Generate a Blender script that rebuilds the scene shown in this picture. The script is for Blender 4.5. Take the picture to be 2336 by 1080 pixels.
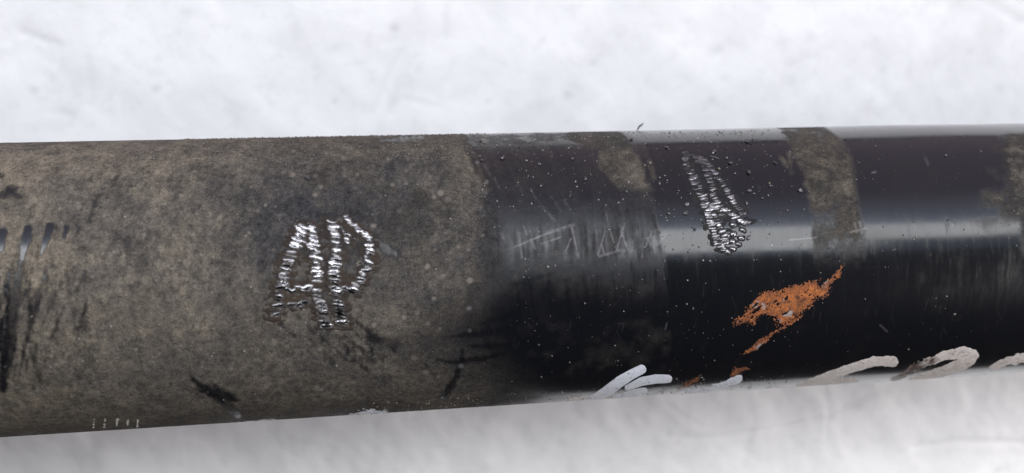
import bpy, math
import numpy as np
from mathutils import Matrix, Vector

for o in list(bpy.data.objects):
    bpy.data.objects.remove(o)
sc = bpy.context.scene
col = sc.collection
rng = np.random.default_rng(7)

# ------------------------------------------------------------------ camera
R, H = 0.030, 0.075                       # tube radius, height of its axis above the sheet (m)
CAM = np.array([0.0, 0.03105965, 0.25114803])
ROT = np.array([[0.990904, 0.035592, -0.129779],
                [-0.018096, 0.990873, 0.133577],
                [0.133349, -0.130013, 0.982504]])
F, CX, CY = 1833.0, 1168.0, 540.0
cd = bpy.data.cameras.new('camera')
cam = bpy.data.objects.new('camera', cd)
col.objects.link(cam)
cam.matrix_world = Matrix.Translation(CAM) @ Matrix(ROT.tolist()).to_4x4()
cd.sensor_width = 36.0
cd.lens = F / 2336 * 36.0
cd.clip_start, cd.clip_end = 0.005, 50
cd.dof.use_dof = True
cd.dof.focus_distance = 0.160
cd.dof.aperture_fstop = 11.0
sc.camera = cam

# ------------------------------------------------------------------ world and lamps
w = bpy.data.worlds.new('World'); sc.world = w; w.use_nodes = True
bg = w.node_tree.nodes['Background']
bg.inputs['Color'].default_value = (1.0, 0.96, 0.96, 1)
bg.inputs['Strength'].default_value = 0.022


def lamp(name, ang, dist, width, length, radiance, color, x=0.03, aim=(0.03, 0, H), yaw=0):
    """Area lamp above the tube; ang = elevation seen from the tube (90 = overhead, 180 = far side)."""
    ld = bpy.data.lights.new(name, 'AREA')
    ld.shape = 'RECTANGLE'; ld.size = length; ld.size_y = width
    ld.energy = radiance * math.pi * width * length
    ld.color = color
    o = bpy.data.objects.new(name, ld); col.objects.link(o)
    a = math.radians(ang)
    p = Vector((x, -math.cos(a) * dist, H + math.sin(a) * dist))
    z = (p - Vector(aim)).normalized()
    xx = Vector((math.cos(yaw), math.sin(yaw), 0))
    yy = z.cross(xx).normalized(); xx = yy.cross(z)
    m = Matrix((xx, yy, z)).transposed().to_4x4(); m.translation = p
    o.matrix_world = m
    return o


lamp('window_lamp', 120, 1.1, 0.36, 2.1, 6.6, (0.97, 0.98, 1.0), x=-0.30, aim=(-0.30, 0, H), yaw=-0.13)
lamp('narrow_window_lamp', 117.5, 1.1, 0.23, 0.42, 6.6, (0.97, 0.98, 1.0), x=0.98, aim=(0.98, 0, H), yaw=-0.05)
lamp('skylight_lamp', 106, 1.1, 0.18, 2.6, 0.6, (0.50, 0.72, 1.0))
# daylight of the far side of the place: one broad lamp, fading downwards
cl = lamp('far_daylight_lamp', 170, 1.5, 3.2, 3.6, 1.0, (1, 1, 1)).data
cl.use_nodes = True
lt = cl.node_tree; em = lt.nodes['Emission']
geo = lt.nodes.new('ShaderNodeNewGeometry'); sep = lt.nodes.new('ShaderNodeSeparateXYZ')
lt.links.new(geo.outputs['Parametric'], sep.inputs[0])
cr = lt.nodes.new('ShaderNodeValToRGB'); lt.links.new(sep.outputs[1], cr.inputs[0])
LO, HI = (0.36, 0.28, 0.34, 1), (1.9, 2.2, 2.8, 1)
CEIL_FLIP = True
cr.color_ramp.elements[0].color, cr.color_ramp.elements[1].color = (HI, LO) if CEIL_FLIP else (LO, HI)
cr.color_ramp.elements.new(0.34).color = (0.50, 0.44, 0.54, 1)
cr.color_ramp.elements.new(0.15).color = (1.0, 1.08, 1.40, 1)
lt.links.new(cr.outputs['Color'], em.inputs['Color'])

# added fill lamp past the right-hand end, lifting the shade on the near sheet
ld = bpy.data.lights.new('side_fill_lamp', 'AREA'); ld.shape = 'RECTANGLE'; ld.size = 0.5; ld.size_y = 0.35
ld.energy = 17.0 * math.pi * 0.5 * 0.35; ld.color = (1.0, 0.95, 0.94)
so = bpy.data.objects.new('side_fill_lamp', ld); col.objects.link(so)
so.location = (1.02, -0.17, 0.58)
so.rotation_euler = (Vector((0.12, -0.08, 0)) - so.location).to_track_quat('-Z', 'Y').to_euler()

vs = sc.view_settings
vs.view_transform = 'Standard'; vs.look = 'None'; vs.exposure = 0; vs.gamma = 1
vs.use_curve_mapping = False


# ------------------------------------------------------------------ helpers
def chart(s, t):
    """Surface point (s, t in mm along / around the tube) -> survey coordinates of the photograph."""
    f = np.asarray(t) / (R * 1000)
    P = np.stack([np.asarray(s) / 1000 + 0 * f, R * np.sin(f) + 0 * s, H + R * np.cos(f) + 0 * s], -1)
    c = (P - CAM) @ ROT
    return CX + F * c[..., 0] / -c[..., 2], CY - F * c[..., 1] / -c[..., 2]


def on_tube(px, py):
    """Survey coordinates -> surface point (s, t) in mm."""
    d = ROT @ np.array([(px - CX) / F, -(py - CY) / F, -1.0])
    oy, oz = CAM[1], CAM[2] - H
    a = d[1]**2 + d[2]**2; b = oy * d[1] + oz * d[2]; c = oy**2 + oz**2 - R * R
    q = max(b * b - a * c, 0.0)
    k = (-b - math.sqrt(q)) / a
    p = CAM + k * d
    return p[0] * 1000, math.atan2(p[1], p[2] - H) * R * 1000


def wave(s, t):
    """Slight out-of-round of the tube towards its far end, mm."""
    return 0.24 * sst(62, 125, s) * vnoise(s / 22, t / 26, 90)


def tube_xyz(s, t, h):
    """(s, t) mm and height h mm above the tube skin -> metres."""
    f = np.asarray(t) / (R * 1000); r = R + (np.asarray(h) + wave(np.asarray(s), np.asarray(t))) / 1000
    return np.stack([np.asarray(s) / 1000 + 0 * f, r * np.sin(f), H + r * np.cos(f)], -1)


def sst(a, b, x):
    k = np.clip((x - a) / (b - a), 0, 1)
    return k * k * (3 - 2 * k)


def vnoise(u, v, seed):
    """Smooth value noise, about -1..1, one cell per unit."""
    n = 512
    g = np.random.default_rng(seed).uniform(-1, 1, (n, n)).astype(np.float32)
    u = np.asarray(u, np.float32) + 4096; v = np.asarray(v, np.float32) + 4096
    iu = np.floor(u).astype(np.int32); iv = np.floor(v).astype(np.int32)
    fu = u - iu; fv = v - iv
    fu = fu * fu * (3 - 2 * fu); fv = fv * fv * (3 - 2 * fv)
    iu %= n; iv %= n; ju = (iu + 1) % n; jv = (iv + 1) % n
    return (g[iu, iv] * (1 - fu) + g[ju, iv] * fu) * (1 - fv) + (g[iu, jv] * (1 - fu) + g[ju, jv] * fu) * fv


def fbm(u, v, seed, octs=4, gain=0.55):
    r = 0; a = 1; k = 1; tot = 0
    for i in range(octs):
        r = r + a * vnoise(u * k + 17.3 * i, v * k + 5.1 * i, seed + i); tot += a; a *= gain; k *= 2.03
    return r / tot * 1.5


def chain(X, Y, pts, wid):
    """Signed distance to a tapered polyline (negative inside)."""
    pts = np.array(pts, float)
    wid = np.broadcast_to(np.array(wid, float), (len(pts),)) if np.ndim(wid) == 0 else np.array(wid, float)
    d = np.full(X.shape, 1e6)
    for i in range(len(pts) - 1):
        ax, ay = pts[i]; bx, by = pts[i + 1]
        L = (bx - ax)**2 + (by - ay)**2 + 1e-9
        k = np.clip(((X - ax) * (bx - ax) + (Y - ay) * (by - ay)) / L, 0, 1)
        d = np.minimum(d, np.hypot(X - ax - k * (bx - ax), Y - ay - k * (by - ay)) - (wid[i] + k * (wid[i + 1] - wid[i])))
    return d


def poly(X, Y, P):
    """Signed distance to a polygon."""
    P = np.array(P, float); d = np.full(X.shape, 1e9); ins = np.zeros(X.shape, bool)
    for i in range(len(P)):
        ax, ay = P[i]; bx, by = P[(i + 1) % len(P)]
        L = (bx - ax)**2 + (by - ay)**2 + 1e-9
        k = np.clip(((X - ax) * (bx - ax) + (Y - ay) * (by - ay)) / L, 0, 1)
        d = np.minimum(d, np.hypot(X - ax - k * (bx - ax), Y - ay - k * (by - ay)))
        if ay != by:
            c = ((ay > Y) != (by > Y)) & (X < (bx - ax) * (Y - ay) / (by - ay) + ax)
            ins ^= c
    return np.where(ins, -d, d)


def mesh_obj(name, verts, faces, mat, parent=None, smooth=True, colors=None, uv=None):
    me = bpy.data.meshes.new(name)
    verts = np.asarray(verts, np.float32); faces = np.asarray(faces, np.int32)
    nf, k = faces.shape
    me.vertices.add(len(verts)); me.vertices.foreach_set('co', verts.ravel())
    me.loops.add(nf * k); me.loops.foreach_set('vertex_index', faces.ravel())
    me.polygons.add(nf)
    me.polygons.foreach_set('loop_start', np.arange(0, nf * k, k, dtype=np.int32))
    me.update(calc_edges=True)
    me.polygons.foreach_set('use_smooth', np.full(nf, smooth, bool))
    if colors is not None:
        at = me.color_attributes.new('wear', 'FLOAT_COLOR', 'POINT')
        at.data.foreach_set('color', np.asarray(colors, np.float32).ravel())
    if uv is not None:
        l = me.uv_layers.new(name='surface')
        l.data.foreach_set('uv', np.asarray(uv, np.float32)[faces.ravel()].ravel())
    me.materials.append(mat)
    me.validate(); me.update()
    o = bpy.data.objects.new(name, me); col.objects.link(o)
    o.parent = parent
    return o


def grid_faces(nu, nv):
    i = np.arange(nu - 1)[:, None] * nv + np.arange(nv - 1)[None, :]
    return np.stack([i, i + nv, i + nv + 1, i + 1], -1).reshape(-1, 4)


def tag(o, label=None, cat=None, group=None, kind=None):
    for k, v in (('label', label), ('category', cat), ('group', group), ('kind', kind)):
        if v: o[k] = v
    return o


# ------------------------------------------------------------------ materials
class N:
    """Tiny node-tree helper."""
    def __init__(s, name):
        s.m = bpy.data.materials.new(name); s.m.use_nodes = True
        s.t = s.m.node_tree; s.b = s.t.nodes['Principled BSDF']; s.out = s.t.nodes['Material Output']
    def n(s, kind, **kw):
        nd = s.t.nodes.new(kind)
        for k, v in kw.items():
            if k in nd.inputs.keys(): s.put(nd.inputs[k], v)
            else: setattr(nd, k, v)
        return nd
    def put(s, inp, v):
        if isinstance(v, bpy.types.NodeSocket): s.t.links.new(v, inp)
        else: inp.default_value = v
    def math(s, op, a, b=0.5, c=0.5, clamp=False):
        nd = s.t.nodes.new('ShaderNodeMath'); nd.operation = op; nd.use_clamp = clamp
        for i, v in enumerate((a, b, c)): s.put(nd.inputs[i], v)
        return nd.outputs[0]
    def mix(s, f, a, b, kind='MIX'):
        nd = s.t.nodes.new('ShaderNodeMix'); nd.data_type = 'RGBA'; nd.blend_type = kind
        s.put(nd.inputs[0], f); s.put(nd.inputs[6], a); s.put(nd.inputs[7], b)
        return nd.outputs[2]
    def noise(s, scale, detail=3, rough=0.6, vec=None, dist=0.0):
        nd = s.n('ShaderNodeTexNoise'); nd.inputs['Scale'].default_value = scale
        nd.inputs['Detail'].default_value = detail; nd.inputs['Roughness'].default_value = rough
        nd.inputs['Distortion'].default_value = dist
        s.put(nd.inputs['Vector'], vec if vec else s.coord()); return nd.outputs['Fac']
    def coord(s):
        return s.n('ShaderNodeTexCoord').outputs['Object']
    def ramp(s, f, lo, hi):
        nd = s.n('ShaderNodeMapRange'); s.put(nd.inputs[0], f)
        nd.inputs[1].default_value = lo; nd.inputs[2].default_value = hi; return nd.outputs[0]
    def wear(s):
        a = s.n('ShaderNodeVertexColor'); a.layer_name = 'wear'
        sp = s.n('ShaderNodeSeparateColor'); s.put(sp.inputs[0], a.outputs['Color'])
        return sp.outputs[0], sp.outputs[1], sp.outputs[2], a.outputs['Alpha']
    def bump(s, h, strength, dist):
        nd = s.n('ShaderNodeBump'); nd.inputs['Strength'].default_value = strength
        nd.inputs['Distance'].default_value = dist; s.put(nd.inputs['Height'], h); return nd.outputs[0]


def rgba(r, g, b): return (r, g, b, 1)


# tube skin: black paint under a film of road dust; wear = dust, pale scratches, warm tone, haze
k = N('painted_steel_with_dust')
dust, scr, tone, haze = k.wear()
fine = k.noise(3800, 3, 0.7)
mid = k.noise(900, 3, 0.6)
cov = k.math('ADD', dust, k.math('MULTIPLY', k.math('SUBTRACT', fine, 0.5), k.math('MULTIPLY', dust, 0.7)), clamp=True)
dcol = k.mix(tone, rgba(0.062, 0.062, 0.064), rgba(0.172, 0.154, 0.128))
dcol = k.mix(k.ramp(k.math('ADD', k.math('MULTIPLY', fine, .65), k.math('MULTIPLY', mid, .35)), 0.36, 0.66), k.mix(1.0, dcol, rgba(0.42, 0.41, 0.42), 'MULTIPLY'), k.mix(1.0, dcol, rgba(1.6, 1.55, 1.5), 'MULTIPLY'))
paint = rgba(0.0035, 0.004, 0.006)
m4 = k.noise(260, 4, 0.65); m15 = k.noise(75, 3, 0.6)
dcol = k.mix(1.0, dcol, k.mix(k.ramp(m4, 0.34, 0.66), rgba(0.78, 0.79, 0.81), rgba(1.20, 1.18, 1.15)), 'MULTIPLY')
dcol = k.mix(1.0, dcol, k.mix(k.ramp(m15, 0.36, 0.66), rgba(0.82, 0.83, 0.85), rgba(1.14, 1.12, 1.06)), 'MULTIPLY')
c1 = k.mix(cov, paint, dcol)
c2 = k.mix(scr, c1, k.mix(k.ramp(dust, .2, .6), rgba(0.15, 0.15, 0.16), rgba(0.27, 0.235, 0.195)))
k.put(k.b.inputs['Base Color'], c2)
rgh = k.math('ADD', 0.125, k.math('MULTIPLY', haze, 0.35))
rgh = k.math('ADD', rgh, k.math('MULTIPLY', k.ramp(dust, 0.03, 0.75), 0.78), clamp=True)
k.put(k.b.inputs['Roughness'], rgh)
k.b.inputs['IOR'].default_value = 1.5
k.put(k.b.inputs['Specular IOR Level'], k.math('SUBTRACT', 0.5, k.math('MULTIPLY', k.ramp(dust, 0.05, 0.34), 0.44)))
k.put(k.b.inputs['Normal'], k.bump(k.math('MULTIPLY', k.math('ADD', fine, mid), k.ramp(dust, 0.1, 0.8)), 0.5, 0.00012))
k.b.inputs['Coat Weight'].default_value = 0.35; k.b.inputs['Coat Roughness'].default_value = 0.38
k.put(k.b.inputs['Coat Weight'], k.math('SUBTRACT', 0.10, k.math('MULTIPLY', k.ramp(dust, 0.1, 0.5), 0.10)))
M_TUBE = k.m

k = N('chiselled_steel')
dirt, shine, warm, _ = k.wear()
nz = k.noise(2600, 3)
c = k.mix(shine, rgba(0.05, 0.049, 0.05), rgba(0.50, 0.49, 0.50))
c = k.mix(dirt, c, k.mix(warm, rgba(0.02, 0.02, 0.022), rgba(0.046, 0.034, 0.026)))
k.put(k.b.inputs['Base Color'], c)
k.put(k.b.inputs['Specular IOR Level'], k.math('SUBTRACT', 0.5, k.math('MULTIPLY', dirt, 0.35)))
k.put(k.b.inputs['Metallic'], k.math('SUBTRACT', 1.0, dirt, clamp=True))
k.put(k.b.inputs['Roughness'], k.math('ADD', 0.25, k.math('MULTIPLY', dirt, 0.6), clamp=True))
k.put(k.b.inputs['Normal'], k.bump(nz, 0.35, 0.00006))
M_STEEL = k.m


def paint_mat(name, a, b, dirt):
    k = N(name)
    g, s_, _, _ = k.wear()
    nz = k.noise(420, 4, 0.65)
    c = k.mix(k.ramp(nz, 0.35, 0.7), rgba(*a), rgba(*b))
    c = k.mix(k.math('MULTIPLY', k.ramp(k.noise(1500, 3, 0.7), 0.56, 0.68), dirt), c, rgba(0.06, 0.04, 0.03))
    c = k.mix(g, c, rgba(0.055, 0.032, 0.022))
    k.put(k.b.inputs['Base Color'], c)
    k.b.inputs['Roughness'].default_value = 0.5
    k.put(k.b.inputs['Normal'], k.bump(nz, 0.2, 0.0001))
    return k.m


M_WHITE = paint_mat('white_marker_paint', (0.72, 0.75, 0.82), (0.62, 0.65, 0.72), 0.35)
M_BEIGE = paint_mat('grimy_white_paint', (0.67, 0.62, 0.59), (0.53, 0.48, 0.45), 0.7)

k = N('flaky_rust')
a, b, c_, _ = k.wear()
n1 = k.noise(900, 5, 0.7); n2 = k.noise(2600, 3, 0.7)
c = k.mix(k.ramp(n1, 0.35, 0.65), rgba(0.09, 0.028, 0.011), rgba(0.40, 0.120, 0.026))
c = k.mix(k.ramp(n2, 0.58, 0.72), c, rgba(0.48, 0.19, 0.055))
c = k.mix(k.ramp(n2, 0.42, 0.30), c, rgba(0.05, 0.02, 0.012))
c = k.mix(a, c, rgba(0.30, 0.29, 0.29))
c = k.mix(b, c, rgba(0.10, 0.034, 0.014))
k.put(k.b.inputs['Base Color'], c)
k.b.inputs['Roughness'].default_value = 0.9
k.put(k.b.inputs['Normal'], k.bump(k.math('ADD', n1, n2), 0.8, 0.0003))
M_RUST = k.m

k = N('loose_grit')
a = k.n('ShaderNodeVertexColor'); a.layer_name = 'wear'
k.put(k.b.inputs['Base Color'], a.outputs['Color'])
k.b.inputs['Roughness'].default_value = 0.55
M_GRIT = k.m

k = N('dark_metal_chip')
nz = k.noise(1800, 3)
k.put(k.b.inputs['Base Color'], k.mix(nz, rgba(0.02, 0.02, 0.022), rgba(0.20, 0.19, 0.19)))
k.b.inputs['Metallic'].default_value = 0.6; k.b.inputs['Roughness'].default_value = 0.4
M_CHIP = k.m

k = N('white_sheet_cover')
g, s_, tn, _ = k.wear()
nz = k.noise(45, 5, 0.6)
c = k.mix(k.ramp(nz, 0.35, 0.75), rgba(0.82, 0.82, 0.825), rgba(0.74, 0.74, 0.745))
c = k.mix(k.math('MULTIPLY', k.ramp(k.noise(170, 5, 0.7), 0.52, 0.75), 0.35), c, rgba(0.55, 0.55, 0.56))
c = k.mix(g, c, k.mix(tn, rgba(0.36, 0.36, 0.37), rgba(0.50, 0.40, 0.38)))
k.put(k.b.inputs['Base Color'], c)
k.b.inputs['Roughness'].default_value = 0.6
k.put(k.b.inputs['Normal'], k.bump(k.noise(220, 4), 0.25, 0.0008))
M_SHEET = k.m

k = N('cast_flange_steel')
nz = k.noise(160, 5)
k.put(k.b.inputs['Base Color'], k.mix(nz, rgba(0.02, 0.02, 0.022), rgba(0.07, 0.06, 0.05)))
k.b.inputs['Roughness'].default_value = 0.6
M_FLANGE = k.m

# ------------------------------------------------------------------ the white sheet below
def axis_vals(lo, hi, a, b, fine, coarse):
    return np.concatenate([np.arange(lo, a, coarse), np.arange(a, b, fine), np.arange(b, hi + coarse / 2, coarse)])


def on_sheet(px, py):
    d = ROT @ np.array([(px - CX) / F, -(py - CY) / F, -1.0])
    q = CAM + d * (-CAM[2] / d[2])
    return q[0] * 1000, q[1] * 1000


gx = axis_vals(-620, 640, -190, 260, 0.9, 9.0)
gy = axis_vals(-175, 126, -125, 117, 0.9, 9.0)
XX, YY = np.meshgrid(gx, gy, indexing='ij')
z = 0.9 * fbm(XX / 46, YY / 46, 50, 3) + 0.35 * fbm(XX / 13 + YY / 40, YY / 17, 60, 3)
smud = 0.10 * sst(0.1, 0.9, fbm(XX / 15, YY / 15, 70, 4)) 
stn = np.zeros_like(z)
for pts, wd, dep, sm in [
        ([(905, 130), (880, 185), (850, 260)], 6, -0.5, .12), ([(950, 130), (920, 190), (890, 260)], 5, -0.6, .12),
        ([(1020, 10), (1018, 80)], 9, -0.5, .16), ([(1035, 140), (1020, 190)], 5, -0.5, .12),
        ([(2240, -10), (2336, 45)], 12, -0.9, .3), ([(2280, -40), (2400, 25)], 8, 0.8, 0),
        ([(195, 130), (200, 235)], 6, -0.5, .16), ([(40, 70), (130, 100)], 7, -0.5, .18),
        ([(110, 255), (160, 262), (150, 290)], 6, -0.4, .14), ([(920, 225), (1000, 245)], 5, -0.4, .10),
        ([(1800, 150), (1900, 110)], 12, -0.4, .14), ([(2120, 150), (2160, 290)], 7, -0.4, .10),
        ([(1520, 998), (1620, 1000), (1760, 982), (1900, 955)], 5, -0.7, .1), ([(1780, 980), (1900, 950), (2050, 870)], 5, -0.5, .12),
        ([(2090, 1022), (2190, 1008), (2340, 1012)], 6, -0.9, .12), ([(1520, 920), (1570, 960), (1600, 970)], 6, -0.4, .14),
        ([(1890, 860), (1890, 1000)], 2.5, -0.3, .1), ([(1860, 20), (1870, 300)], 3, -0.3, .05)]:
    P = [on_sheet(*p) for p in pts]
    d = np.maximum(chain(XX, YY, P, wd * 0.02), 0)
    kx = np.exp(-(d / (wd * 0.14))**2)
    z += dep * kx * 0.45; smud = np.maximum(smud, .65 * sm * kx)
for (px, py, r, a, tn_) in [(352, 203, 11, .42, 0), (70, 206, 11, .26, 0), (900, 64, 14, .42, 0), (895, 85, 20, .16, 0),
                            (762, 232, 8, .30, 0), (765, 110, 13, .20, 0), (1298, 218, 14, .34, 0), (1355, 145, 11, .26, 0),
                            (1640, 112, 18, .26, 0), (1625, 228, 11, .30, 0), (1850, 88, 18, .20, 0), (2018, 160, 9, .22, 0),
                            (1980, 250, 26, .14, 1), (2290, 203, 14, .18, 0), (2220, 118, 16, .2, 0), (1520, 65, 20, .12, 1),
                            (430, 28, 18, .16, 0), (355, 135, 10, .2, 0), (1240, 90, 9, .2, 0), (1115, 230, 10, .2, 0),
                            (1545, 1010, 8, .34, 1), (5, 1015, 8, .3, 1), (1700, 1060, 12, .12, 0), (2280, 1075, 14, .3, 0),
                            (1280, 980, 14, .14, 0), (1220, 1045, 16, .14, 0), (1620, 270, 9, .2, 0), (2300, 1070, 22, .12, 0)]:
    x0, y0 = on_sheet(px, py)
    e = np.exp(-((XX - x0)**2 + ((YY - y0) * 1.2)**2) / (r * 0.12)**2)
    smud = np.maximum(smud, a * e); stn = np.maximum(stn, e * tn_); z -= 0.5 * e * a
V = np.stack([XX / 1000, YY / 1000, z / 1000 - 0.0012], -1).reshape(-1, 3)
C = np.stack([smud, 0 * smud, stn, 1 + 0 * smud], -1).reshape(-1, 4)
sheet = mesh_obj('white_sheet', V, grid_faces(len(gx), len(gy)), M_SHEET, colors=C)
tag(sheet, 'smudged white sheet lying under the dark steel tube', 'sheet', kind='structure')

# ------------------------------------------------------------------ the shaft
shaft = bpy.data.objects.new('drive_shaft', None); col.objects.link(shaft)
tag(shaft, 'dusty black painted steel tube with letters chiselled into its side', 'shaft')

s_ax = np.concatenate([np.linspace(-345, -110, 40)[:-1], np.arange(-110, 150, 0.17), np.linspace(150, 415, 44)])
ph = np.concatenate([np.arange(-80, 98, 0.325), np.linspace(98, 280, 60)[:-1]])
S, T = np.meshgrid(s_ax, np.radians(ph) * 30.0, indexing='ij')
T0 = T.copy()
X, Y = chart(S, T)
hid = sst(84, 92, np.abs(((np.degrees(T / 30.0) - 9 + 180) % 360) - 180))     # far from the surveyed side

n_big = fbm(S / 14, T / 14, 1, 4); n_mid = fbm(S / 3.2, T / 3.2, 11, 4); n_fin = fbm(S / 0.8, T / 0.8, 21, 3, .7)
n_str = fbm(S / 0.7, T / 6.0, 31, 4, .65); n_str2 = fbm((S + 0.18 * T) / 1.3, T / 10, 41, 4)
wob = 9 * n_mid + 5 * n_fin

# left dust field: boundary runs across the tube, crisp on top and smeared below
yk = [270, 310, 345, 400, 440, 500, 560, 650, 720, 780, 850, 900, 940]
xb = np.interp(Y, yk, [1040, 1060, 1078, 1100, 1112, 1120, 1125, 1110, 1020, 980, 1050, 1160, 1250])
sf = np.interp(Y, yk, [15, 15, 14, 16, 24, 50, 80, 130, 170, 210, 230, 230, 230])
left = 1 - sst(-1, 1, (X - xb + wob + 14 * n_str * (Y > 440)) / sf)
dust = 0.86 * left * (1 - .27 * sst(560, 920, Y) * (1 + .7 * n_mid + .5 * n_big))  # real dust, thinned downwards to paint the underside's shade into the coverage
# thin haze between the dust field and the clean stripe
hz = sst(0, 1, (X - 1060) / 60) * (1 - sst(-5, 5, X - (1497 + (Y - 480) * 0.14) + 3 * n_mid + 7 * n_str2 * (Y > 600)))
hv = sst(405, 480, Y + 25 * n_mid) * (1 - sst(585, 735, Y + 22 * n_str + 30 * n_big))
dust = np.maximum(dust, hz * hv * np.clip(0.19 + 0.10 * n_str + 0.10 * n_mid + .08 * n_big, 0.02, .8))
dust = np.maximum(dust, hz * (Y < 480) * np.clip(0.055 + 0.09 * sst(1450, 1100, X) + 0.09 * n_str2, 0, .35))
dust = np.maximum(dust, hz * sst(700, 760, Y) * np.clip(0.02 + 0.09 * n_mid + .05 * n_big, 0, .3))
# dusty thumb-sized patch and its trail over the top
p = poly(X, Y, [(1362, 352), (1382, 338), (1430, 334), (1456, 356), (1474, 400), (1488, 432), (1440, 440), (1398, 416), (1370, 386)])
dust = np.maximum(dust, (1 - sst(-7, 9, p + wob * 0.9)) * (0.55 + 0.16 * n_mid + .08 * n_fin))
p = chain(X, Y, [(1330, 296), (1400, 318), (1440, 345)], [40, 30, 10])
dust = np.maximum(dust, (1 - sst(-12, 10, p + wob)) * 0.45)
for a_, b_ in (((1075, 318), (1330, 306)), ((1095, 330), (1300, 312))):
    p = chain(X, Y, [a_, b_], 7)
    dust = np.maximum(dust, (1 - sst(-6, 10, p + 1.6 * wob)) * 0.3)
# dust ring across the clean end
xl = np.interp(Y, [285, 292, 310, 335, 362, 390, 420, 455, 490, 540, 620], [1766, 1775, 1790, 1803, 1815, 1826, 1836, 1845, 1850, 1854, 1858])
xr = np.interp(Y, [285, 300, 315, 335, 360, 390, 420, 455, 490, 520, 620], [1872, 1895, 1915, 1930, 1940, 1948, 1952, 1958, 1964, 1972, 1980])
rg = sst(-8, 8, X - xl + 5 * n_mid + 4 * n_fin) * (1 - sst(-9, 9, X - xr + 4 * n_mid + 5 * n_str * (Y > 490)))
dust = np.maximum(dust, rg * (1 - sst(520, 640, Y + 20 * n_mid)) * (0.40 - .14 * sst(440, 520, Y) + 0.20 * n_mid + .10 * n_fin))
# mottled dust at the far end
rt = sst(2235, 2330, X + 60 * n_big + 26 * n_mid) * sst(296, 320, Y) * (1 - sst(470, 560, Y + 30 * n_mid))
dust = np.maximum(dust, rt * np.clip(0.55 + 0.35 * n_mid, 0, .8))
rt = sst(2315, 2345, X + 12 * n_mid) * sst(470, 500, Y) * (1 - sst(545, 600, Y + 20 * n_mid))
dust = np.maximum(dust, rt * .5)
rt = sst(1980, 2200, X + 60 * n_str) * sst(545, 580, Y) * (1 - sst(600, 760, Y + 40 * n_str))
dust = np.maximum(dust, rt * np.clip(.04 + .05 * n_str + .04 * n_mid, 0, .3))
dust = np.maximum(dust, 0.012 + 0.02 * sst(0.3, 1.2, n_mid) + .10 * sst(.25, 1.1, n_str + .4 * n_big) * sst(480, 520, Y) * (1 - sst(600, 680, Y)) + .3 * sst(.95, 1.15, n_fin) * (Y < 600))

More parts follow.
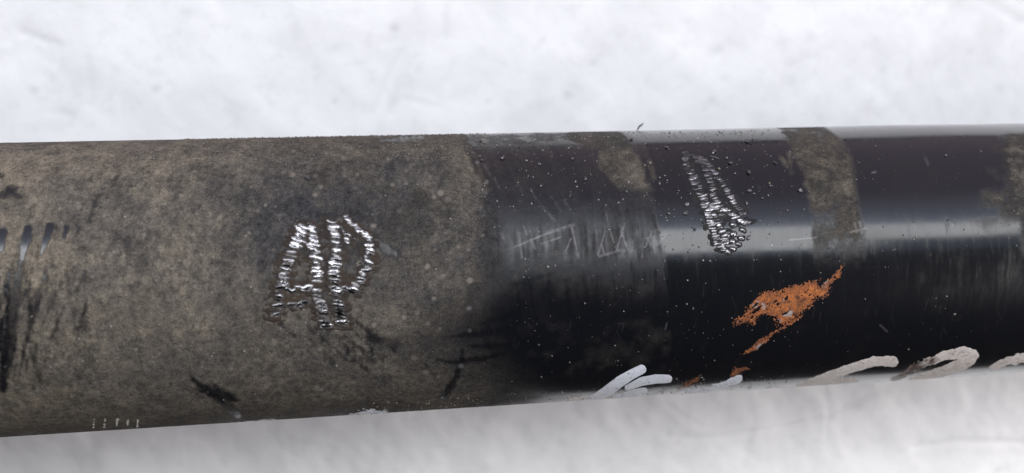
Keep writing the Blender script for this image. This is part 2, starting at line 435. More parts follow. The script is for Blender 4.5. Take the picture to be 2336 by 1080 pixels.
# dark wipes through the dust (pixel strokes of the survey)
wipes = [([(45, 600), (30, 700), (18, 800), (8, 890)], [4, 13, 15, 6], .88), ([(105, 610), (85, 690), (62, 780)], [2, 8, 3], .8),
         ([(20, 620), (16, 760), (5, 880)], [2, 5, 8], .8), ([(70, 700), (50, 830)], [5, 2], .7), ([(150, 620), (120, 690), (95, 745)], [2, 5, 2], .6),
         ([(193, 622), (176, 664)], [2, 4], .8), ([(145, 702), (118, 770)], [2, 5], .85), ([(196, 700), (178, 750)], [2, 3], .7),
         ([(218, 458), (213, 475), (205, 503)], [3, 4, 5], .85), ([(190, 466), (185, 480)], [3, 3], .7), ([(240, 440), (222, 448)], [2, 4], .6),
         ([(210, 402), (207, 411)], [2, 4], .7), ([(262, 410), (266, 405)], [3, 3], .7), ([(-10, 400), (5, 402)], [12, 4], .95),
         ([(-5, 452), (20, 436), (38, 428)], [4, 9, 3], .95), ([(20, 433), (44, 450)], [4, 3], .9), ([(268, 424), (308, 424)], [1.2, 1.2], .8),
         ([(443, 866), (465, 888), (510, 905), (545, 915)], [4, 10, 12, 3], .97), ([(490, 880), (530, 905)], [3, 5], .8), ([(470, 890), (540, 945)], [5, 10], .7),
         ([(640, 740), (672, 768)], [3, 2], .8), ([(800, 748), (872, 822)], [2, 1.5], .85), ([(780, 760), (858, 832)], [2, 1.5], .7), ([(815, 735), (862, 775)], [4, 6], .7),
         ([(840, 770), (900, 790)], [6, 14], .6), ([(676, 720), (730, 772)], [2, 2], .6), ([(770, 765), (850, 810)], [1.5, 3], .7),
         ([(998, 820), (1020, 826), (1060, 825), (1105, 818), (1150, 806)], [2, 5, 6, 7, 3], .97), ([(1054, 802), (1052, 828), (1040, 860), (1012, 905)], [3, 5, 6, 8], .95),
         ([(1030, 768), (1090, 762), (1172, 752)], [3, 8, 7], .85), ([(1075, 790), (1120, 790), (1165, 785)], [3, 8, 6], .9), ([(1100, 740), (1180, 715)], [6, 10], .6),
         ([(970, 830), (988, 856)], [3, 3], .6), ([(1180, 650), (1186, 725)], [2, 3], .8), ([(1205, 630), (1226, 750)], [2, 3.5], .9), ([(1250, 640), (1258, 730)], [2, 3], .7),
         ([(1170, 650), (1270, 622)], [5, 3], .6), ([(1330, 610), (1338, 670)], [2, 3], .8), ([(1360, 610), (1362, 690)], [2, 2], .7), ([(1400, 620), (1404, 690)], [3, 3], .8),
         ([(1440, 600), (1440, 700)], [3, 2], .8), ([(1496, 610), (1494, 690)], [2, 2], .7), ([(1062, 335), (1080, 365), (1092, 398)], [3, 6, 2], .9),
         ([(1290, 640), (1300, 720)], [3, 4], .7), ([(800, 330), (860, 334)], [8, 5], .5), ([(870, 322), (960, 314)], [4, 6], .7),
         # clean scrapes that show the gloss
         ([(64, 524), (60, 545), (50, 590)], [9, 11, 4], 1), ([(6, 530), (2, 570)], [10, 6], 1), ([(115, 516), (105, 548), (94, 580)], [8, 8, 2], 1),
         ([(128, 520), (124, 545)], [3, 2], .9), ([(152, 520), (146, 544)], [5, 2], 1), ([(180, 522), (172, 542)], [3, 1.5], .9), ([(88, 560), (84, 590)], [2, 2], .7),
         ([(285, 548), (290, 575)], [6, 8], .45), ([(330, 540), (325, 600)], [12, 12], .2),
         ([(745, 495), (760, 492), (735, 530)], [9, 9, 6], .75), ([(855, 545), (880, 570), (905, 583)], [10, 13, 3], .8), ([(800, 495), (840, 500)], [8, 6], .5),
         ([(1800, 350), (1806, 395)], [3, 2], -.5), ([(1783, 362), (1796, 380)], [4, 3], -.5), ([(1480, 370), (1490, 405)], [5, 5], -.4)]
rw = np.random.default_rng(44)
for i in range(80):                                          # fine wiping streaks among the broad ones
    x0 = 210 * rw.random()**1.4; y0 = rw.uniform(585, 830); L = rw.uniform(25, 95)
    wipes.append(([(x0, y0), (x0 - .16 * L, y0 + .6 * L), (x0 - .24 * L, y0 + L)], [1, rw.uniform(1.2, 3.0), 1], rw.uniform(.4, .9) * (1 - x0 / 330)))
for i in range(16):
    x0 = rw.uniform(700, 900); y0 = rw.uniform(735, 800); L = rw.uniform(30, 90)
    wipes.append(([(x0, y0), (x0 + .75 * L, y0 + .7 * L)], [1, 2], rw.uniform(.3, .7)))
for pts, wd, a_ in wipes:
    q = np.array(pts); m = 26; wd = np.array(wd) * (1.2 if q[:, 0].max() < 110 and a_ < 1 else 1)
    bx = (X > q[:, 0].min() - m) & (X < q[:, 0].max() + m) & (Y > q[:, 1].min() - m) & (Y < q[:, 1].max() + m)
    if not bx.any(): continue
    d = chain(X[bx], Y[bx], pts, wd)
    kx = 1 - sst(-6, 5, d - 1 + 2.6 * n_fin[bx] + 3.0 * n_str[bx]) if a_ < 1 else 1 - sst(-2, 2, d - 1.5 + 1.6 * n_fin[bx] + 1.0 * n_str[bx])
    dust[bx] = dust[bx] * (1 - (a_ if a_ == 1 else .86 * a_) * kx) if a_ > 0 else np.maximum(dust[bx], -a_ * kx)
# worn darker zone round the letters
worn = np.exp(-((X - 830) / 290)**2 - ((Y - 490) / 170)**2)
dust *= 1 - 0.5 * np.clip(worn * (0.5 + 0.9 * n_mid + 1.0 * n_big), 0, 1)
dk = left * np.clip(0.55 * n_mid + 0.55 * n_fin + .35 * n_str, -1, 1)
dust *= 1 + 0.34 * dk - 0.22 * left * sst(.1, .8, n_big + .4 * n_mid) * sst(300, 700, X)
dust *= 1 - 0.5 * sst(0.55, 1.0, n_fin * .7 + n_mid * .5) * left
dust = dust * (1 - hid) + hid * np.clip(0.3 + .3 * n_big, 0, .8)

# pale scratches
scr = np.zeros_like(dust)
def sc_px(L): return [(x / 3.177 + 1040, y / 3.177 + 280) for x, y in L]
for L, wd, a_ in [([(420, 905), (620, 820), (830, 745)], 1.3, .8), ([(660, 800), (850, 745)], 4, .35), ([(455, 800), (480, 980)], 1.6, .5), ([(490, 750), (515, 810)], 1.6, .5),
              ([(620, 880), (760, 830)], 1.6, .55), ([(545, 850), (575, 910)], 3, .4), ([(785, 960), (835, 840)], 1.4, .6), ([(840, 760), (890, 985)], 1.8, .7),
              ([(1080, 790), (1030, 960)], 1.3, .6), ([(1055, 880), (1075, 950)], 1.5, .6), ([(1105, 740), (1145, 870)], 1.6, .45), ([(1090, 660), (1110, 760)], 1.2, .35),
              ([(1185, 735), (1210, 780), (1165, 920)], 1.6, .7), ([(1225, 735), (1200, 790), (1245, 920)], 1.9, .8), ([(1040, 970), (1180, 930), (1280, 930)], 2.2, .5),
              ([(1170, 925), (1260, 925)], 3, .4), ([(1285, 850), (1270, 950)], 1.2, .4), ([(1360, 840), (1350, 980)], 1.2, .45), ([(1420, 790), (1380, 890)], 1.4, .6), ([(1385, 830), (1415, 890)], 1.8, .6),
              ([(1440, 780), (1450, 830)], 1.4, .6), ([(1380, 840), (1520, 815)], 1.3, .6), ([(1430, 850), (1440, 940)], 2, .4), ([(1515, 850), (1530, 860)], 1.3, .6),
              ([(780, 560), (850, 660)], 2.2, .22), ([(690, 540), (760, 640)], 2.5, .2), ([(640, 620), (720, 720)], 3, .25), ([(580, 540), (640, 640)], 2.2, .15), ([(540, 480), (580, 560)], 2, .15),
              ([(330, 800), (345, 840)], 3, .3), ([(200, 300), (250, 380)], 2, .2), ([(280, 400), (310, 470)], 2, .2), ([(450, 450), (480, 500)], 2, .2)]:
    pts = sc_px(L); q = np.array(pts); m = 12
    bx = (X > q[:, 0].min() - m) & (X < q[:, 0].max() + m) & (Y > q[:, 1].min() - m) & (Y < q[:, 1].max() + m)
    d = chain(X[bx], Y[bx], pts, wd)
    scr[bx] = np.maximum(scr[bx], a_ * (1 - sst(-.8, 1.6, d)) * np.clip(.62 + .55 * n_fin[bx] + .35 * n_mid[bx], .05, 1))
for pts, wd, a_ in [([(1800, 548), (1862, 542)], 1.2, .6), ([(1940, 530), (1975, 521)], 1.3, .6), ([(1990, 394), (1998, 392)], 1.5, .5), ([(1962, 508), (1966, 530)], 3, .45),
                    ([(1950, 510), (1955, 530)], 2, .4), ([(1515, 540), (1500, 560)], 1.2, .5), ([(2008, 742), (2024, 757)], 1.2, .3), ([(1521, 738), (1518, 752)], 1.2, .25),
                    ([(1790, 520), (1792, 560)], 2, .0), ([(2112, 360), (2118, 375)], 3, .15)]:
    d = chain(X, Y, pts, wd); scr = np.maximum(scr, a_ * (1 - sst(-.8, 1.6, d)))
# hair-thin handling marks and pale dried-water spots
r2 = np.random.default_rng(3)
for i in range(210):
    x0, y0 = r2.uniform(0, 1110), r2.uniform(330, 930); r = r2.uniform(1.5, 5.5) * (1.3 if x0 > 600 else .7)
    bx = (np.abs(X - x0) < 12) & (np.abs(Y - y0) < 12) & (hid < .5)
    d = np.hypot(X[bx] - x0, (Y[bx] - y0) * 1.1) - r
    scr[bx] = np.maximum(scr[bx], r2.uniform(.08, .5) * (1 - sst(-2, 2.5, d + 2 * n_fin[bx])))
for i in range(120):
    x0, y0 = r2.uniform(1120, 2300), r2.uniform(330, 760); L = r2.uniform(6, 30); a0 = r2.normal(1.5, .25)
    bx = (np.abs(X - x0) < 34) & (np.abs(Y - y0) < 34) & (hid < .5)
    d = chain(X[bx], Y[bx], [(x0, y0), (x0 + L * math.cos(a0), y0 + L * math.sin(a0))], .5)
    scr[bx] = np.maximum(scr[bx], r2.uniform(.02, .09) * (1 - sst(-.8, 1.4, d)))

tone = np.clip(0.3 * np.exp(-((X - 285) / 50)**2 - ((Y - 385) / 34)**2) + 0.50 + 0.22 * sst(900, 200, X) + .30 * sst(520, 340, Y) * (0.7 + .6 * n_big) - 0.42 * worn + 0.22 * n_mid + 0.20 * n_big + .12 * n_fin, 0, 1)
tone = np.where(X > 1120, np.clip(tone - .16 + .12 * rg, 0, 1), tone)
tone = tone - 0.5 * hz * hv
hzr = np.clip(0.10 + .25 * hz * hv + .10 * n_str + .06 * n_mid, 0, 1)
# relief: dust film thickness, and the tube's own slight out-of-round towards the far end
hgt = 0.030 * dust * (n_fin + .6 * n_mid)
hgt = hgt + 0.0025 * vnoise(S / 7, T / 9, 91)
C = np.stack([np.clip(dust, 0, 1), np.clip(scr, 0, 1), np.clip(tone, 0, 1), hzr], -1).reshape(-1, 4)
nu, nv = S.shape
fc = grid_faces(nu, nv)
i = np.arange(nu - 1) * nv                                  # close the seam round the tube
fc = np.concatenate([fc, np.stack([i + nv - 1, i + 2 * nv - 1, i + nv, i], -1)])
hgt[:, [0, -1]] = 0
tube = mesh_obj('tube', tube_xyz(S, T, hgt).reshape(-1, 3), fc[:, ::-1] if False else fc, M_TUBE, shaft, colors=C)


def lathe_x(name, prof, mat, parent, n=48):
    a = np.linspace(0, 2 * math.pi, n, endpoint=False)
    V = np.array([[(x, r * math.sin(q), H + r * math.cos(q)) for q in a] for x, r in prof]).reshape(-1, 3)
    fs = [[i * n + j, (i + 1) * n + j, (i + 1) * n + (j + 1) % n, i * n + (j + 1) % n] for i in range(len(prof) - 1) for j in range(n)]
    return mesh_obj(name, V, fs, mat, parent, smooth=False)


for x, d in ((-0.345, -1), (0.415, 1)):                      # end flanges that the shaft stands on, beyond the frame
    pr = [(-.012, .0302), (-.012, .036), (.004, .040), (.020, .046), (.024, H), (.036, H), (.036, .020), (.030, .0001)]
    pr = [(x + d * a_, r) for a_, r in pr]
    fl = lathe_x('flange', pr if d > 0 else pr, M_FLANGE, shaft)
    for j in range(6):
        q = j * math.pi / 3 + .3
        a8 = np.arange(6) * math.pi / 3
        cy, cz = .060 * math.sin(q), H + .060 * math.cos(q)
        V = [(x + d * xx_, cy + .007 * math.cos(b), cz + .007 * math.sin(b)) for xx_ in (.0355, .043) for b in a8]
        V += [(x + d * .043, cy, cz)]
        fs = [[b, (b + 1) % 6, 6 + (b + 1) % 6, 6 + b] for b in range(6)] + [[6 + b, 6 + (b + 1) % 6, 12, 12] for b in range(0)]
        me = bpy.data.meshes.new('bolt'); me.from_pydata(V, [], fs + [[6, 7, 8, 9, 10, 11]]); me.materials.append(M_FLANGE)
        bo = bpy.data.objects.new('bolt', me); col.objects.link(bo); bo.parent = fl


# ------------------------------------------------------------------ marks worked into or lying on the skin
def patch(name, box, fn, mat, step=0.12, parent=shaft):
    """Skin patch: box in survey coordinates; fn(S,T,X,Y) -> keep mask, height mm, wear colours."""
    cs = np.array([on_tube(x, y) for x in (box[0], (box[0] + box[2]) / 2, box[2]) for y in (box[1], box[3])])
    ss = np.arange(cs[:, 0].min(), cs[:, 0].max(), step); tt = np.arange(cs[:, 1].min(), cs[:, 1].max(), step)
    S_, T_ = np.meshgrid(ss, tt, indexing='ij'); X_, Y_ = chart(S_, T_)
    keep, h, C_ = fn(S_, T_, X_, Y_)
    f = grid_faces(*S_.shape)
    f = f[keep.ravel()[f].all(1)]
    u, inv = np.unique(f, return_inverse=True)
    return mesh_obj(name, tube_xyz(S_, T_, h).reshape(-1, 3)[u], inv.reshape(f.shape), mat, parent, colors=C_.reshape(-1, 4)[u])


def dashes_along(pts, half, step, ang, seed, jit=.16, wid=(2.6, 4.2), lanes=1):
    """Punch marks across a stroke: (x, y, angle, half length, half width, height, shine)."""
    r = np.random.default_rng(seed); pts = np.array(pts, float)
    seg = np.hypot(*np.diff(pts, axis=0).T); cum = np.r_[0, np.cumsum(seg)]; out = []
    for q in np.arange(0, cum[-1], step):
        x = np.interp(q, cum, pts[:, 0]); y = np.interp(q, cum, pts[:, 1])
        i = min(np.searchsorted(cum, q, 'right') - 1, len(seg) - 1); dx, dy = (pts[i + 1] - pts[i]) / seg[i]
        for l in range(lanes):
            o = ((l + .5) / lanes - .5) * 2 * half
            a = math.radians(ang) + r.normal(0, jit)
            out.append((x - dy * o + r.normal(0, 1.2), y + dx * o + r.normal(0, 1.2), a, half / lanes * r.uniform(.75, 1.15), r.uniform(*wid), r.uniform(.6, 1.1), r.uniform(0, 1)))
    return out


def punched(name, D, warmth, dirtiness, hmax=0.20, rim=5.5):
    D = np.array(D)
    box = (D[:, 0].min() - 26, D[:, 1].min() - 26, D[:, 0].max() + 26, D[:, 1].max() + 26)
    def fn(S_, T_, X_, Y_):
        h = np.full(S_.shape, -1.0); sh = np.zeros(S_.shape); near = np.full(S_.shape, 1e3)
        for x, y, a, L, wd, hh, s in D:
            m = (np.abs(X_ - x) < L + 14) & (np.abs(Y_ - y) < L + 14)
            u = (X_[m] - x) * math.cos(a) + (Y_[m] - y) * math.sin(a); v = -(X_[m] - x) * math.sin(a) + (Y_[m] - y) * math.cos(a)
            q = np.sqrt((u / L)**2 + (v / wd)**2)
            e = hh * np.clip(1 - (q / 1.2)**2.4, 0, 1)**.6             # rounded burr
            near[m] = np.minimum(near[m], (q - 1) * wd)
            up = e > h[m]
            h[m] = np.where(up, e, h[m]); sh[m] = np.where(up, s, sh[m])
        g = fbm(S_ / .95, T_ / .55, 200, 3); g2 = fbm(S_ / 2.0, T_ / 2.0, 210, 3)
        keep = near < rim + 2.5 * g
        edge = 1 - sst(1.0, rim + .5, near + 1.0 * g)
        hh = np.where(h > 0, h, 0)
        hm = hmax * hh + (0.035 + .07 * warmth) * g * edge
        hm = np.where(near > 0, hm + (.10 + .14 * warmth) * edge * np.clip(.45 + 1.1 * g, -.2, 1.2) - 0.09 * (1 - edge), hm)
        dirt = np.clip(1 - sst(.35, .75, hh + .18 * g) * (1 - sst(1 - dirtiness, 1.15 - dirtiness, 1 - sh + .3 * g2 - .15)), 0, 1)
        shine = np.clip(sh * .9 + .3 * g, 0, 1)
        return keep, hm, np.stack([dirt, shine, np.clip(warmth + .35 * g2, 0, 1), 1 + 0 * g], -1)
    return patch(name, box, fn, M_STEEL, step=0.11)


cA = lambda L: [(x / 3 + 560, y / 3 + 440) for x, y in L]
D = dashes_along(cA([(400, 235), (350, 350), (290, 480), (250, 620), (230, 740), (195, 880)]), 16, 10.5, 20, 1, .14, (4.0, 5.4))
D += dashes_along(cA([(455, 230), (465, 330), (480, 450), (490, 580), (495, 700), (530, 800), (560, 930)]), 15, 10.5, 22, 2, .14, (4.0, 5.4))
D += dashes_along(cA([(360, 245), (390, 330)]), 10, 8, 35, 9)
D += dashes_along(cA([(300, 660), (370, 660), (440, 640)]), 18, 10, 8, 3, .25, (4.0, 6.0))
D += dashes_along(cA([(300, 760), (360, 770), (420, 750)]), 12, 10, 0, 4, .25, (4.0, 6.0))
D = [d[:2] + (d[2] - (0.30 if d[1] > 575 else 0),) + d[3:6] + (d[6] * (.62 if d[0] < 672 and d[1] > 560 else 1),) for d in D]
letA = punched('engraved_letter', [d[:6] + (d[6],) for d in D], .75, .30, .30, 12)
letA['label'] = 'capital A chiselled in rows of short bright dashes'
D = dashes_along(cA([(600, 200), (615, 300), (620, 420), (610, 560), (620, 680), (640, 780), (660, 920)]), 14.5, 9.5, 12, 5, .14, (4.0, 5.2))
D += dashes_along(cA([(690, 190), (750, 230), (820, 290), (855, 370), (850, 470), (820, 540), (780, 610), (730, 670), (680, 650)]), 12, 10, 18, 6, .16, (4.0, 5.2))
D += dashes_along(cA([(660, 250), (700, 300), (690, 350)]), 9, 9, 30, 7)
D += dashes_along(cA([(690, 165), (700, 185)]), 7, 8, 10, 8)
letP = punched('engraved_letter', [d[:6] + (d[6],) for d in D], .7, .27, .30, 11)
letP['label'] = 'capital P chiselled in rows of short bright dashes'

cB = lambda L: [(x / 3.375 + 1480, y / 3.375 + 300) for x, y in L]
D = dashes_along(cB([(275, 165), (285, 270), (330, 370), (385, 470), (430, 570), (465, 670), (505, 780), (540, 880), (590, 930)]), 8.5, 6.4, -8, 11, .12, (2.4, 3.2))
D += dashes_along(cB([(330, 300), (380, 420), (430, 520), (500, 640), (560, 760), (580, 870)]), 8, 6.4, -14, 12, .12, (2.2, 3.0))
D += dashes_along(cB([(290, 170), (370, 210), (440, 280), (470, 370), (490, 470), (530, 570), (560, 640)]), 8.5, 6.4, -10, 13, .12, (2.2, 3.0))
D += dashes_along(cB([(400, 210), (480, 280), (540, 360), (590, 450), (640, 530), (690, 600), (730, 650)]), 7.5, 6.4, -8, 14, .12, (2.2, 3.0))
D += dashes_along(cB([(480, 560), (560, 600), (640, 640), (720, 690), (755, 710)]), 9, 5.4, -14, 15, .08, (2.0, 2.6))
for x, y in cB([(650, 720), (648, 790), (640, 850), (750, 700), (722, 762), (712, 820), (685, 868), (645, 905), (605, 930), (600, 800)]):
    D.append((x, y, .3, 5.6, 4.6, 1.0, .35)); D.append((x, y, .3, 2.2, 1.8, 1.25, .9))
D = [d[:6] + (d[6] * float(np.interp(d[1], [340, 420, 450, 560, 590], [.55, .6, .95, 1, .8])),) for d in D]
punched('engraved_mark', D, .05, .16, 0.28, 7.5)['label'] = 'slanted arrow-like sign chiselled through the black paint'


def paint_stroke(px, wd, mat, seed, erode=0.0, brown=None, thick=0.014, name='paint_stroke', label=None):
    q = np.array(px); m = max(np.max(wd), 4) + 8
    def fn(S_, T_, X_, Y_):
        d = chain(X_, Y_, px, wd) - 1.2
        g = fbm(S_ / 1.6, T_ / 1.6, seed, 4); g2 = fbm(S_ / .6, T_ / .9, seed + 9, 3)
        d = d + erode * (4 * g + 5 * g2) + .6 * g
        h = thick * (1 - sst(-1.2, .6, d)) - .012 * sst(0, 1.2, d) + .003 * g
        br = np.zeros_like(d) if brown is None else np.clip((1 - sst(0, brown[2], np.hypot(X_ - brown[0], Y_ - brown[1]))) * 1.2 + .5 * g2 - .1, 0, 1)
        br = np.maximum(br, .5 * erode * sst(.4, .9, g2))
        return (d < 1.4) & (np.degrees(T_ / 30) > -77), h, np.stack([br, 0 * g, 0 * g, 1 + 0 * g], -1)
    ym = q[:, 1].max() + m
    o = patch(name, (q[:, 0].min() - m, q[:, 1].min() - m, q[:, 0].max() + m, ym), fn, mat, 0.14)
    if label: o['label'] = label
    return o


paint_stroke([(1464, 843), (1440, 855), (1414, 871), (1385, 893), (1360, 908), (1335, 918)], [9, 10, 11.5, 11, 9, 6], M_WHITE, 301)
paint_stroke([(1524, 865), (1496, 865), (1463, 871), (1431, 885)], [8, 9, 8.5, 5], M_WHITE, 302)
paint_stroke([(1471, 891), (1451, 894), (1429, 901), (1396, 909)], [5, 6, 5, 3], M_WHITE, 303)
paint_stroke([(1685, 865), (1658, 876), (1618, 889), (1570, 894)], [7, 6.5, 5, 5], M_WHITE, 304, .5)
paint_stroke([(2038, 825), (1997, 825), (1952, 838), (1908, 853), (1859, 871), (1822, 880)], [10, 9.5, 9, 9, 8, 5], M_BEIGE, 305, .25)
paint_stroke([(1905, 866), (1950, 868), (1870, 878)], [5, 3, 6], M_BEIGE, 306, 1.0)
paint_stroke([(2120, 828), (2154, 811), (2199, 806), (2217, 812), (2200, 827), (2167, 842), (2117, 858), (2080, 866)], [6, 9, 13, 14, 13, 12, 9, 5], M_BEIGE, 307, .25, (2122, 824, 26))
paint_stroke([(2120, 822), (2085, 843), (2040, 864)], [6, 8, 5], M_BEIGE, 308, .7, (2075, 845, 90), label='brown smeared tail of the hooked paint stroke')
paint_stroke([(2350, 812), (2302, 824), (2262, 838)], [11, 9, 6], M_BEIGE, 309, .6)
paint_stroke([(1300, 912), (1340, 910), (1400, 909)], [3, 3, 3], M_BEIGE, 310, 1.6, name='paint_smear')
paint_stroke([(545, 966), (590, 963), (630, 960)], [1, 3, 1], M_WHITE, 311, .8, name='paint_smear')
paint_stroke([(800, 946), (840, 941), (880, 941)], [1.5, 4, 1.5], M_WHITE, 312, .9, name='paint_smear')
for x in (215, 240, 268, 292, 315):
    paint_stroke([(x, 960 + r2.uniform(-3, 3)), (x - 2, 974)], [.6, .2], M_BEIGE, 320 + x, .35, name='paint_smear')

c3 = lambda L: [(x / 3.858 + 1620, y / 3.858 + 560) for x, y in L]
c4 = lambda L: [(x / 4.492 + 1240, y / 4.492 + 760) for x, y in L]


def rust(name, sdf, box, seed, er=1.0, label=None):
    def fn(S_, T_, X_, Y_):
        g = fbm((.8 * S_ + .6 * T_) / 1.9, (.8 * T_ - .6 * S_) / .5, seed, 4, .65); g2 = fbm(S_ / .35, T_ / .35, seed + 7, 3, .7)
        d = sdf(X_, Y_) + er * (5.5 * g + 6.5 * g2)
        inn = 1 - sst(-9, 1, d)
        h = inn * (.03 + .09 * np.abs(g2) + .05 * g) - .03 * sst(-.5, 1.5, d)
        bare = sst(.45, .8, fbm(S_ / 2.2, T_ / 2.2, seed + 20, 3)) * .8 * (Y_ > 640)
        return (d < 1.5) & ((g < .62) | (d > -3)) & (g2 < .95), h, np.stack([bare, sst(-7, 0, d) * np.clip(.8 + g2, 0, 1), 0 * g, 1 + 0 * g], -1)
    o = patch(name, box, fn, M_RUST, 0.12)
    if label: o['label'] = label
    return o


PR = c3([(210, 660), (290, 620), (330, 560), (400, 470), (480, 410), (600, 400), (730, 355), (800, 350), (900, 310), (945, 320), (965, 375), (1020, 360), (1040, 420), (1000, 465),
         (930, 460), (880, 540), (780, 600), (720, 650), (640, 690), (600, 690), (565, 620), (500, 600), (420, 620), (385, 690), (330, 670), (240, 690)])
rust('rust_patch', lambda a, b: np.minimum(poly(a, b, PR), chain(a, b, c3([(980, 420), (1060, 310), (1120, 250), (1170, 180)]), [6, 6, 6, 1.5])), (1660, 590, 1945, 755), 400, .85,
     'ragged orange rust patch on the clean black paint')
rust('rust_streak', lambda a, b: chain(a, b, c3([(300, 950), (400, 900), (470, 835), (560, 770), (690, 690), (800, 625)]), [3, 6, 7, 3, 3, 3]), (1690, 715, 1840, 815), 430, .6,
     'thin orange rust streak below the rust patch')
RC = []
rr = np.random.default_rng(21)
for i in range(420):                                         # crumbs that feather the edge of the patch and streak
    j = rr.integers(len(PR)); a_, b_ = PR[j], PR[(j + 1) % len(PR)]; q = rr.random(); o_ = rr.normal(0, 4.5)
    if i % 4 == 0:
        L = c3([(300, 950), (470, 835), (690, 690), (800, 625)]); j = rr.integers(3); a_, b_ = L[j], L[j + 1]
    RC.append((a_[0] + q * (b_[0] - a_[0]) + o_ + rr.normal(0, 2), a_[1] + q * (b_[1] - a_[1]) - .6 * o_ + rr.normal(0, 2), .5 + 1.7 * rr.random()**2,
               tuple(np.array((.30, .09, .022)) * rr.uniform(.3, 1.3))))
rust('rust_fleck', lambda a, b: chain(a, b, c4([(1385, 575), (1470, 530), (1560, 480), (1610, 440)]), [2, 5, 4, 1]), (1540, 850, 1605, 892), 440, .8)
rust('rust_fleck', lambda a, b: chain(a, b, c4([(1930, 435), (1970, 390), (2090, 365)]), [6, 8, 3]), (1660, 834, 1715, 864), 450, .7)

# ------------------------------------------------------------------ loose grit and chips lying on the tube
G = (1 + 5**.5) / 2
ICO = np.array([(-1, G, 0), (1, G, 0), (-1, -G, 0), (1, -G, 0), (0, -1, G), (0, 1, G), (0, -1, -G), (0, 1, -G), (G, 0, -1), (G, 0, 1), (-G, 0, -1), (-G, 0, 1)]) / 1.902
ICF = np.array([(0, 11, 5), (0, 5, 1), (0, 1, 7), (0, 7, 10), (0, 10, 11), (1, 5, 9), (5, 11, 4), (11, 10, 2), (10, 7, 6), (7, 1, 8), (3, 9, 4), (3, 4, 2), (3, 2, 6), (3, 6, 8), (3, 8, 9), (4, 9, 5), (2, 4, 11), (6, 2, 10), (8, 6, 7), (9, 8, 1)])


def grains(name, items, label):
    """items: (px, py, radius in survey pixels, colour) -> one mesh of angular grains."""
    V = []; Fc = []; Cc = []; r = np.random.default_rng(5)
    for x, y, rad, c in items:
        s, t = on_tube(x, y); q = rad / 12.0
        b = ICO * (1 + r.uniform(-.35, .35, (12, 1))) * q * r.uniform(.6, 1.35, 3)
        a = r.uniform(0, 6.28)
        u = b[:, 0] * math.cos(a) - b[:, 1] * math.sin(a); v = b[:, 0] * math.sin(a) + b[:, 1] * math.cos(a)
        Fc.append(ICF + 12 * len(V)); V.append(tube_xyz(s + u, t + v, b[:, 2] * .7 + q * .35)); Cc.append(np.tile((*c, 1), (12, 1)))
    o = mesh_obj(name, np.concatenate(V), np.concatenate(Fc), M_GRIT, None, smooth=False, colors=np.concatenate(Cc))
    return tag(o, label, 'grit', kind='stuff')


gr = grains('rust_crumbs', RC, 'orange rust crumbs round the rust patch')
gr.parent = shaft; del gr['category']
r3 = np.random.default_rng(12)
PAL = [(.24, .23, .23), (.16, .15, .15), (.07, .07, .075), (.03, .03, .03), (.02, .02, .02), (.24, .20, .16), (.36, .35, .34)]
it = []
for n, x0, x1, y0, y1, lo, hi, pal in [(210, 1080, 1520, 305, 470, .9, 2.6, PAL), (230, 1500, 1850, 300, 600, 1.0, 2.8, PAL), (60, 1850, 2330, 300, 600, .8, 2.0, PAL),
                                       (90, 1120, 1520, 470, 640, .9, 2.2, PAL)]:
    for i in range(n):
        y = y0 + (y1 - y0) * r3.random()**1.35
        it.append((r3.uniform(x0, x1), y, lo + (hi - lo) * r3.random()**3, pal[r3.integers(len(pal))]))
grains('filings', it, 'fine metal filings sprinkled over the glossy black top')
it = []
for n, x0, x1, y0, y1 in [(140, 1160, 1620, 640, 900), (70, 1620, 2320, 610, 850), (90, 1400, 1800, 860, 895)]:
    for i in range(n):
        c = .06 + .24 * r3.random()**1.5
        it.append((r3.uniform(x0, x1), r3.uniform(y0, y1), .6 + 1.7 * r3.random()**4, (c, c * r3.uniform(.88, 1), c * r3.uniform(.7, 1))))
grains('pale_specks', it, 'tiny pale dust specks on the shaded glossy side')
it = []
for i in range(900):
    x = r3.uniform(420, 1110); y = 318 - x * .0175 + 4 + 60 * r3.random()**2.2
    c = r3.uniform(.04, .22); it.append((x, y, r3.uniform(.8, 2.1), (c, c * .86, c * .70)))
for i in range(420):
    x = r3.uniform(0, 1110); y = r3.uniform(340, 960); c = r3.choice([.02, .05, .18, .26])
    it.append((x, y, .7 + 1.6 * r3.random()**3, (c, c * .88, c * .76)))
for i in range(160):
    x = r3.uniform(1110, 1760); y = 326 - x * .0190 + 3 + 14 * r3.random()
    c = r3.choice([.03, .1, .3]); it.append((x, y, r3.uniform(.8, 2.0), (c, c * .95, c * .9)))
for i in range(240):
    x = r3.uniform(850, 1800); y = 998 - x * .0634 - 3 - 26 * r3.random()**2
    c = r3.choice([.02, .04, .14, .24]); it.append((x, y, r3.uniform(.7, 2.0), (c, c * .8, c * .66)))
grains('road_grit', it, 'brown road grit caked along the dusty tube')

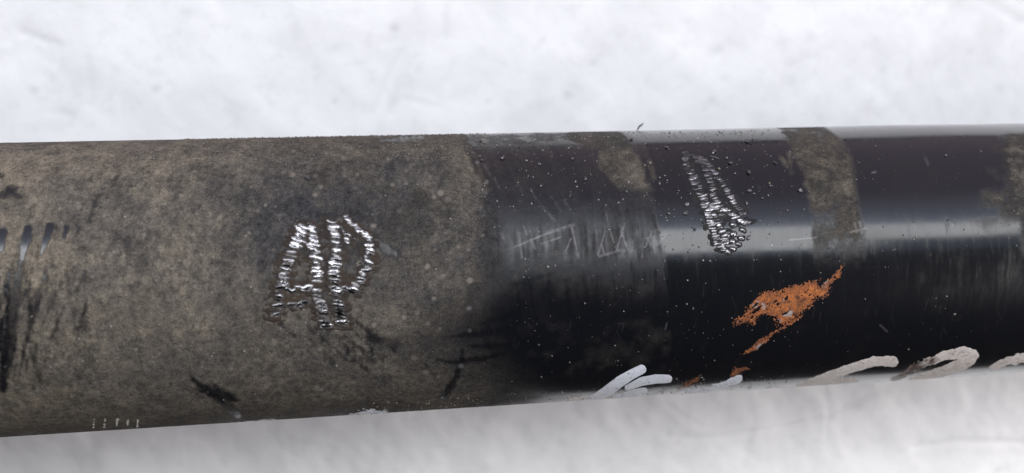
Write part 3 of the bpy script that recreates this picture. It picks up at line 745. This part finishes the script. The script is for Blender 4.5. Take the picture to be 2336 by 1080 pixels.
chips = [(1100, 367, 5), (1147, 362, 6), (1230, 376, 5.5), (1205, 403, 4), (1234, 425, 4.5), (1212, 437, 4), (1415, 410, 4), (1347, 400, 4), (1336, 409, 4.5), (1440, 319, 5.5), (1520, 338, 5.5),
         (1504, 420, 5), (1306, 363, 5), (1301, 337, 4), (1630, 346, 6), (1658, 361, 5.5), (1666, 373, 6), (1767, 373, 5.5), (1707, 394, 7), (1707, 437, 7), (1702, 464, 5), (1566, 467, 5.5),
         (1564, 488, 6.5), (1524, 488, 5), (1739, 453, 4), (1704, 325, 5.5), (1757, 424, 4), (1677, 396, 4.5), (1585, 524, 5), (1708, 543, 6), (1826, 435, 6), (2158, 354, 5), (1796, 481, 4), (700, 408, 7), (858, 372, 5), (745, 435, 5.5), (350, 365, 6)]
r4 = np.random.default_rng(9)
base = []
for v in range(4):                                           # four angular chip shapes, shared by the copies
    b = ICO * (1 + r4.uniform(-.4, .4, (12, 1))) * np.array([1.25, .8, .6]) / 1000
    me = bpy.data.meshes.new('metal_chip'); me.from_pydata(b.tolist(), [], ICF.tolist()); me.materials.append(M_CHIP); base.append(me)
for j, (x, y, rad) in enumerate(chips):
    s, t = on_tube(x, y); q = rad / 14.5
    o = bpy.data.objects.new('metal_chip', base[j % 4]); col.objects.link(o)
    P = tube_xyz(s, t, q * .45); f = t / 30.0
    o.matrix_world = Matrix.Translation(P.tolist()) @ Matrix.Rotation(-f, 4, 'X') @ Matrix.Rotation(r4.uniform(0, 6.28), 4, 'Z') @ Matrix.Scale(q, 4)
    if x < 1000: tag(o, 'small dark chip stuck in the brown dust film', 'metal chip', 'chips in the dust film')
    elif 1380 < x < 1440: tag(o, 'pale chip on the round dusty patch', 'metal chip')
    else:
        if x < 1300: wh = 'near the edge of the brown dust field'
        elif x < 1550: wh = 'around the round dusty patch'
        elif x < 1725: wh = 'beside the chiselled arrow sign'
        elif x < 1850: wh = 'between the arrow sign and the dust ring'
        else: wh = 'beyond the dust ring'
        tag(o, 'tiny angular metal chip on glossy black paint ' + wh, 'metal chip', 'metal chips ' + wh)


def ribbon(name, pts, wd, label, cat):
    """Curled shaving: (px, py, height mm) chain swept with a flat oval section."""
    P = []
    for x, y, h in pts:
        s, t = on_tube(x, y); P.append(tube_xyz(s, t, h))
    P = np.array(P); n = 6; V = []
    for i, p in enumerate(P):
        tg = P[min(i + 1, len(P) - 1)] - P[max(i - 1, 0)]; tg /= np.linalg.norm(tg)
        a = np.cross(tg, (0, 0, 1)); a /= np.linalg.norm(a); b = np.cross(a, tg); r = wd * (1 if 0 < i < len(P) - 1 else .3) / 1000
        V += [p + r * (math.cos(q) * a + .45 * math.sin(q) * b) for q in np.arange(n) * 2 * math.pi / n]
    fs = [[i * n + j, i * n + (j + 1) % n, (i + 1) * n + (j + 1) % n, (i + 1) * n + j] for i in range(len(P) - 1) for j in range(n)]
    return tag(mesh_obj(name, V, fs, M_CHIP), label, cat)


ribbon('metal_shaving', [(1452, 300, .1), (1456, 298, .5), (1459, 298, 1.0), (1463, 298, 1.2), (1468, 297, 1.7)], .22, 'dark curled metal shaving standing up on the far rim of the tube', 'shaving')
ribbon('metal_shaving', [(1438, 396, .12), (1444, 386, .3), (1450, 383, .25), (1453, 379, .1)], .2, 'short dark metal curl on the round dusty patch', 'shaving')
ribbon('metal_shaving', [(1616, 356, .1), (1624, 360, .25), (1632, 361, .2), (1640, 364, .12)], .14, 'thin wavy metal shaving beside the chiselled arrow sign', 'shaving')
